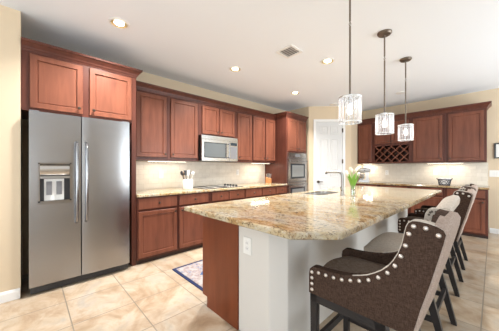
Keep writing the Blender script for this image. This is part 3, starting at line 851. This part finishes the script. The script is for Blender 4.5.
# ---------------------------------------------------------------- ceiling fittings
def downlight(x, y, label):
    r = thing('recessed_light', label, 'light', (x, y, CEIL - .0005), 0, 'round lights recessed in the ceiling')
    obj('trim_ring', lathe([(.098, 0), (.096, -.006), (.080, -.010), (.077, -.006), (.077, 0), (.098, 0)], 32), 'white', r, smooth=True)
    obj('reflector', lathe([(.0765, -.0085), (.070, -.003), (.048, -.0015), (.048, -.0008), (.0765, -.0008), (.0765, -.0085)], 32), 'gilt', r, smooth=True)
    obj('lamp', lathe([(.0475, -.0008), (.046, -.004), (.03, -.008), (0, -.010)], 28), 'lens', r, smooth=True)
    d = bpy.data.lights.new('downlight_beam', 'AREA'); d.shape = 'DISK'; d.size = .13; d.energy = 27; d.color = (1, .965, .92); d.spread = math.radians(130)
    o = bpy.data.objects.new('downlight_beam', d); COL.objects.link(o); o.parent = r; o.location = (0, 0, -.012)
downlight(-2.67, .68, 'recessed ceiling light in front of the refrigerator cabinet, nearest the camera')
downlight(-2.69, 2.265, 'recessed ceiling light in front of the microwave')
downlight(-2.72, 3.85, 'recessed ceiling light near the oven tower')
downlight(-1.60, 3.035, 'recessed ceiling light beside the nearest pendant rod, over the island')
r = thing('ceiling_vent', 'square louvred air vent in the middle of the ceiling', 'vent', (-1.81, 2.43, CEIL - .0005), math.radians(0))
q = .125
obj('frame', boxes((-q, q, -q, -q + .03, -.010, 0), (-q, q, q - .03, q, -.010, 0), (-q, -q + .03, -q + .03, q - .03, -.010, 0), (q - .03, q, -q + .03, q - .03, -.010, 0)), 'white', r, .002)
obj('backing', box(-q + .03, q - .03, -q + .03, q - .03, -.002, -.0002), 'steel2', r)
for i in range(5):
    c_ = -.074 + .037 * i
    bm = bmesh.new(); prism([(c_ - .010, -.003), (c_ - .008, -.003), (c_ + .012, -.012), (c_ + .010, -.0125)], -.092, .092, 'xz', bm)
    obj('louvre', bm, 'white', r)
for x, y, lb in ((-1.27, 5.37, 'flat round white ceiling speaker above the back cabinets'), (-2.60, 5.20, 'flat round white ceiling disc in front of the pantry door')):
    o = obj('ceiling_disc', lathe([(.085, 0), (.083, -.010), (.060, -.014), (0, -.015)], 28), 'mgrey' if 0 else 'white', smooth=True)
    o.location = (x, y, CEIL - .0005); tag(o, lb, 'ceiling fitting')

# pendants
def pendant():
    r = thing('pendant_light', 'crystal drum pendant nearest the camera, hung on a long bronze rod', 'pendant', (-.83, 1.957, CEIL - .0005), 0, 'crystal pendants over the island')
    z = lambda a: a - CEIL
    obj('canopy', lathe([(.072, 0), (.072, -.012), (.060, -.026), (.014, -.030), (.010, -.045), (0, -.045)], 28), 'rod', r, smooth=True)
    rd = tube([(0, 0, z(2.69)), (0, 0, z(2.475))], .008, 8); tube([(0, 0, z(2.43)), (0, 0, z(1.84))], .008, 8, rd)
    obj('rod', rd, 'rod', r, smooth=True)
    lk = bmesh.new()
    for k_, zc in enumerate((2.467, 2.450, 2.434)):
        tube([((math.cos(a_) * .008 if k_ % 2 else 0), (0 if k_ % 2 else math.cos(a_) * .008), z(zc) + math.sin(a_) * .013) for a_ in [2 * PI * j / 12 for j in range(12)]], .0022, 6, lk, True)
    obj('chain_link', lk, 'rod', r, smooth=True)
    fm = lathe([(.090, z(1.836)), (.090, z(1.830)), (.086, z(1.830)), (.086, z(1.836)), (.090, z(1.836))], 32)
    for a_ in (0, PI / 2): 
        c_, s_ = math.cos(a_), math.sin(a_)
        tube([(-.086 * c_, -.086 * s_, z(1.834)), (.086 * c_, .086 * s_, z(1.834))], .003, 6, fm)
    obj('shade_frame', fm, 'chrome', r, smooth=True)
    for zz in (1.619, 1.822):
        obj('shade_ring', lathe([(.0912, z(zz)), (.0912, z(zz + .009)), (.0902, z(zz + .009)), (.0902, z(zz)), (.0912, z(zz))], 32), 'ringwhite', r, smooth=True)
    obj('lamp_holder', tube([(0, 0, z(1.84)), (0, 0, z(1.775))], .014, 12), 'chrome', r, smooth=True)
    obj('bulb', lathe([(0, z(1.690)), (.012, z(1.693)), (.021, z(1.708)), (.023, z(1.725)), (.016, z(1.750)), (.012, z(1.774)), (0, z(1.774))], 16), 'bulb', r, smooth=True)
    n = 15
    for i in range(n):
        a_ = 2 * PI * (i + .5) / n; rr = .083; hw = .0122
        bm = bmesh.new(); sec = [(-hw, 0), (-hw * .45, .007), (hw * .45, .007), (hw, 0), (hw * .45, -.006), (-hw * .45, -.006)]
        rows = []
        for zz, k_ in ((1.828, .6), (1.822, 1), (1.628, 1), (1.617, .45)):
            row = []
            for t_, o_ in sec:
                R_ = rr + o_ * k_; T_ = t_ * k_
                row.append(bm.verts.new((R_ * math.cos(a_) - T_ * math.sin(a_), R_ * math.sin(a_) + T_ * math.cos(a_), z(zz))))
            rows.append(row)
        for A_, B_ in zip(rows, rows[1:]):
            for k_ in range(6): bm.faces.new([A_[k_], A_[(k_ + 1) % 6], B_[(k_ + 1) % 6], B_[k_]])
        bm.faces.new(rows[0]); bm.faces.new(rows[-1][::-1])
        obj('crystal', bm, 'crystal', r)
    return r
p0 = pendant()
dup(p0, (-.83, 2.857, CEIL - .0005), label='middle one of the crystal drum pendants over the island')
dup(p0, (-.83, 3.756, CEIL - .0005), label='crystal drum pendant furthest from the camera, lowest in the photo')

# under-cabinet lamps
def ucl(x0, x1, y0, y1, z, label):
    r = thing('under_cabinet_light', label, 'light', ((x0 + x1) / 2, (y0 + y1) / 2, z - .0006), 0, 'lamps under the wall cabinets')
    a_, b_ = (x1 - x0) / 2, (y1 - y0) / 2
    obj('housing', box(-a_, a_, -b_, b_, -.014, 0), 'white', r)
    obj('lens', box(-a_ + .006, a_ - .006, -b_ + .006, b_ - .006, -.016, -.0141), 'strip', r)
    area_light('lamp_glow', (0, 0, -.018), (0, 0, 0), 2 * a_, 2 * b_, 1.5, (1, .90, .76), r)
ucl(-3.56, -3.52, 1.28, 1.90, 1.353, 'slim lamp under the cabinet between refrigerator and microwave')
ucl(-3.56, -3.52, 3.42, 4.00, 1.353, 'slim lamp under the cabinets nearest the oven tower')
ucl(-2.30, -2.08, 6.20, 6.24, 1.35, 'slim lamp under the narrow cabinet above the stand mixer')
ucl(-.98, -.40, 6.20, 6.24, 1.35, 'slim lamp under the back cabinets above the basket')

# ---------------------------------------------------------------- counter stools (local: front -x, width along y, floor z = 0)
def stool_legs(r, w):
    y0, y1 = -w / 2 + .022, w / 2 - .022
    for y in (y0, y1):
        obj('leg', prism([(-.29, 0), (-.262, 0), (-.255, .53), (-.295, .53)], y - .018, y + .018, 'xz'), 'legwood', r, .003)
        obj('leg', prism([(.180, 0), (.214, 0), (.158, .25), (.090, .53), (.040, .53), (.114, .25)], y - .018, y + .018, 'xz'), 'legwood', r, .003)
    fr_ = boxes((-.295, .09, y0 - .018, y0 + .010, .487, .531), (-.295, .09, y1 - .010, y1 + .018, .487, .531), (-.295, -.265, y0, y1, .487, .531), (.055, .085, y0, y1, .487, .531))
    obj('seat_frame', fr_, 'legwood', r, .002)
    for y in (y0, y1): obj('stretcher', box(-.27, .135, y - .010, y + .010, .19, .225), 'legwood', r, .002)
    obj('stretcher', box(-.285, -.265, y0, y1, .235, .275), 'legwood', r, .002)
    obj('stretcher', box(.126, .150, y0, y1, .235, .270), 'legwood', r, .002)
SX = -.425      # world x of local zero for the nearest stool
prof_w = [(-.725, .532), (-.725, .640), (-.720, .668), (-.706, .682), (-.685, .685), (-.65, .684), (-.615, .686), (-.565, .690), (-.517, .697), (-.480, .706), (-.444, .718), (-.412, .731), (-.381, .750), (-.350, .773), (-.323, .800), (-.302, .832), (-.284, .868), (-.270, .910), (-.261, .955), (-.254, .990), (-.246, 1.008), (-.232, 1.018), (-.210, 1.020), (-.180, 1.016), (-.150, 1.008), (-.132, .998), (-.125, .982), (-.132, .945), (-.150, .870), (-.176, .765), (-.205, .660), (-.235, .532)]
prof_w = [(x - SX, z) for x, z in prof_w]
def winged_stool(label, w=.46):
    r = thing('counter_stool', label, 'stool', (SX, 1.16 + w / 2, 0), 0, 'brown winged counter stools')
    stool_legs(r, w)
    tw = .045
    for sg in (-1, 1):
        ya = sg * w / 2; yb = sg * (w / 2 - tw)
        wing = obj('wing_arm', prism(prof_w, min(ya, yb), max(ya, yb), 'xz'), 'fab', r, .012, smooth=True, seg=3)
        # cream welt round the wing's front and top edge
        wl = bmesh.new(); pts_ = [(x, sg * (w / 2 - .006), z) for x, z in prof_w[9:27]]
        tube([(p_[0], p_[1], p_[2]) for p_ in pts_], .0042, 8, wl)
        obj('welt', wl, 'cream', wing, smooth=True)
        bd = bmesh.new()
        seq = prof_w[13:26]; ina = sg * (w / 2 - tw - .001); inb = sg * (w / 2 - .008)
        n_ = []
        for i, (x, z) in enumerate(seq):
            a_ = Vector(seq[max(i - 1, 0)]); b_ = Vector(seq[min(i + 1, len(seq) - 1)]); t_ = (b_ - a_).normalized(); nn = Vector((-t_.y, t_.x))
            n_.append((Vector((x, z)), nn))
        rows = []
        for p_, nn in n_:
            row = []
            for yy, oo in ((ina, -.030), (ina, .003), (inb, .003), (inb, -.002)):
                row.append(bd.verts.new((p_.x + nn.x * oo, yy, p_.y + nn.y * oo)))
            rows.append(row)
        for A_, B_ in zip(rows, rows[1:]):
            for k_ in range(4): bd.faces.new([A_[k_], A_[(k_ + 1) % 4], B_[(k_ + 1) % 4], B_[k_]])
        bd.faces.new(rows[0]); bd.faces.new(rows[-1][::-1])
        band = obj('wing_edge_band', bd, 'cream', wing, smooth=True)
        for i in range(3, 12, 1):
            p_, nn = n_[i]; p_ = p_ - nn * .014
            st = lathe([(.0065, 0), (.0050, .003), (0, .0045)], 8, (0, 0, 0), 'y')
            bmesh.ops.scale(st, verts=st.verts, vec=(1, -sg, 1)); bmesh.ops.translate(st, verts=st.verts, vec=(p_.x, ina, p_.y))
            obj('small_stud', st, 'studd', band, smooth=True)
        # nailheads : inset walk along the front and top of the outer face
        nails = []
        for z in (.555, .587, .620, .653): nails.append((-.706 - SX, z))
        walk = [(-.665, .661), (-.622, .662), (-.578, .664), (-.534, .669), (-.490, .680), (-.448, .693), (-.405, .712), (-.363, .738), (-.325, .772), (-.296, .812), (-.274, .860), (-.257, .910), (-.245, .962), (-.228, .997), (-.187, .996), (-.147, .975)]
        nails += [(x - SX, z) for x, z in walk]
        for x, z in nails:
            st = lathe([(.0100, 0), (.0092, .004), (.0055, .0072), (0, .0082)], 10, (0, 0, 0), 'y')
            bmesh.ops.scale(st, verts=st.verts, vec=(1, sg, 1)); bmesh.ops.translate(st, verts=st.verts, vec=(x, ya - sg * .0005, z))
            obj('nailhead', st, 'stud', wing, smooth=True)
    # seat cushion
    sb = bmesh.new(); y0, y1 = -w / 2 + tw - .004, w / 2 - tw + .004; nx, ny = 12, 8; g = []
    for i in range(nx + 1):
        row = []
        for j in range(ny + 1):
            u, v_ = i / nx, j / ny
            x = -.300 + .395 * u - .03 * math.sin(PI * v_) * (1 - u) ** 2
            edge = min(1, u / .16); edge = 1 - (1 - edge) ** 2
            z = .585 + .062 * edge + .022 * math.sin(PI * v_) * edge
            row.append(sb.verts.new((x, y0 + (y1 - y0) * v_, z)))
        g.append(row)
    low = [[sb.verts.new((v_.co.x, v_.co.y, .533)) for v_ in row] for row in g]
    for G, fl in ((g, 0), (low, 1)):
        for i in range(nx):
            for j in range(ny):
                q_ = [G[i][j], G[i + 1][j], G[i + 1][j + 1], G[i][j + 1]]; sb.faces.new(q_[::-1] if fl else q_)
    for i in range(nx):
        for j in (0, ny): sb.faces.new([g[i][j], g[i + 1][j], low[i + 1][j], low[i][j]])
    for j in range(ny):
        for i in (0, nx): sb.faces.new([g[i][j], g[i][j + 1], low[i][j + 1], low[i][j]])
    obj('seat', sb, 'seat', r, smooth=True)
    # back : inner brown pad, outer beige panel, both slightly arched
    def back_mesh(off0, off1, ya, yb, ztop):
        bm = bmesh.new(); rows = []
        spine = [(-.235, .534), (-.205, .660), (-.176, .765), (-.150, .870), (-.132, .945), (-.127, .985)]
        m_ = 10
        for j in range(m_ + 1):
            v_ = j / m_; y = ya + (yb - ya) * v_; arch = ztop * math.sin(PI * v_)
            ring = [(x - SX + off1, z + arch * max(0, (z - .87)) / .115) for x, z in spine]
            xt, zt = ring[-1]
            ring += [(xt - .012, zt + .022), (xt - .045, zt + .030)] if off1 > -.02 else []
            ring += [(x - SX + off0, z + arch * max(0, (z - .87)) / .115) for x, z in spine][::-1]
            rows.append([bm.verts.new((x, y, z)) for x, z in ring])
        k_ = len(rows[0])
        for A_, B_ in zip(rows, rows[1:]):
            for q_ in range(k_): bm.faces.new([A_[q_], A_[(q_ + 1) % k_], B_[(q_ + 1) % k_], B_[q_]])
        bm.faces.new(rows[0]); bm.faces.new(rows[-1][::-1])
        return bm
    bk_ = obj('backrest', back_mesh(-.036, -.006, -w / 2 + tw - .002, w / 2 - tw + .002, .030), 'fab', r, smooth=True)
    obj('outer_back_panel', back_mesh(-.004, .012, -w / 2 + .002, w / 2 - .002, .022), 'back', r, smooth=True)
    return r
s1 = winged_stool('brown linen winged counter stool nearest the camera, pale nailheads along its side')
dup(s1, (SX - .01, 1.16 + .23 + 1.83, 0), label='brown winged counter stool just beyond the pale armless stool')
dup(s1, (SX - .02, 1.16 + .23 + 2.66, 0), label='brown winged counter stool furthest from the camera at the island')
# pale armless stool between them
w = .50
r = thing('counter_stool', 'pale taupe armless counter stool tucked between the brown winged ones', 'stool', (-.41, 2.22, 0), 0)
stool_legs(r, w)
sb = bmesh.new(); nx, ny = 14, 12; g = []
for i in range(nx + 1):
    row = []
    for j in range(ny + 1):
        u, v_ = i / nx, j / ny
        e_ = (1 - abs(2 * u - 1) ** 5) * (1 - abs(2 * v_ - 1) ** 5)
        row.append(sb.verts.new((-.315 + .40 * u, -w / 2 + w * v_, .600 + .058 * e_ ** .6 + .020 * math.sin(PI * u) * math.sin(PI * v_))))
    g.append(row)
low = [[sb.verts.new((q_.co.x, q_.co.y, .533)) for q_ in row] for row in g]
for G in (g, low):
    for i in range(nx):
        for j in range(ny): sb.faces.new([G[i][j], G[i + 1][j], G[i + 1][j + 1], G[i][j + 1]])
for i in range(nx):
    for j in (0, ny): sb.faces.new([g[i][j], g[i + 1][j], low[i + 1][j], low[i][j]])
for j in range(ny):
    for i in (0, nx): sb.faces.new([g[i][j], g[i][j + 1], low[i][j + 1], low[i][j]])
obj('seat', sb, 'pale', r, smooth=True)
bm = bmesh.new(); rows = []
sp_ = [(.055, .53), (.090, .66), (.150, .82), (.215, .97), (.240, 1.015), (.232, 1.035), (.205, 1.040), (.165, 1.020), (.135, .97), (.080, .82), (.02, .68), (-.01, .60)]
for j in range(13):
    v_ = j / 12; y = -w / 2 + w * v_; e = abs(2 * v_ - 1) ** 4 * .06
    rows.append([bm.verts.new((x - (e * .25 if z > .9 else 0), y, z - (e * 1.0 if z > .9 else 0))) for x, z in sp_])
for A_, B_ in zip(rows, rows[1:]):
    k_ = len(A_)
    for q_ in range(k_): bm.faces.new([A_[q_], A_[(q_ + 1) % k_], B_[(q_ + 1) % k_], B_[q_]])
bm.faces.new(rows[0]); bm.faces.new(rows[-1][::-1])
obj('backrest', bm, 'pale', r, .006, smooth=True)
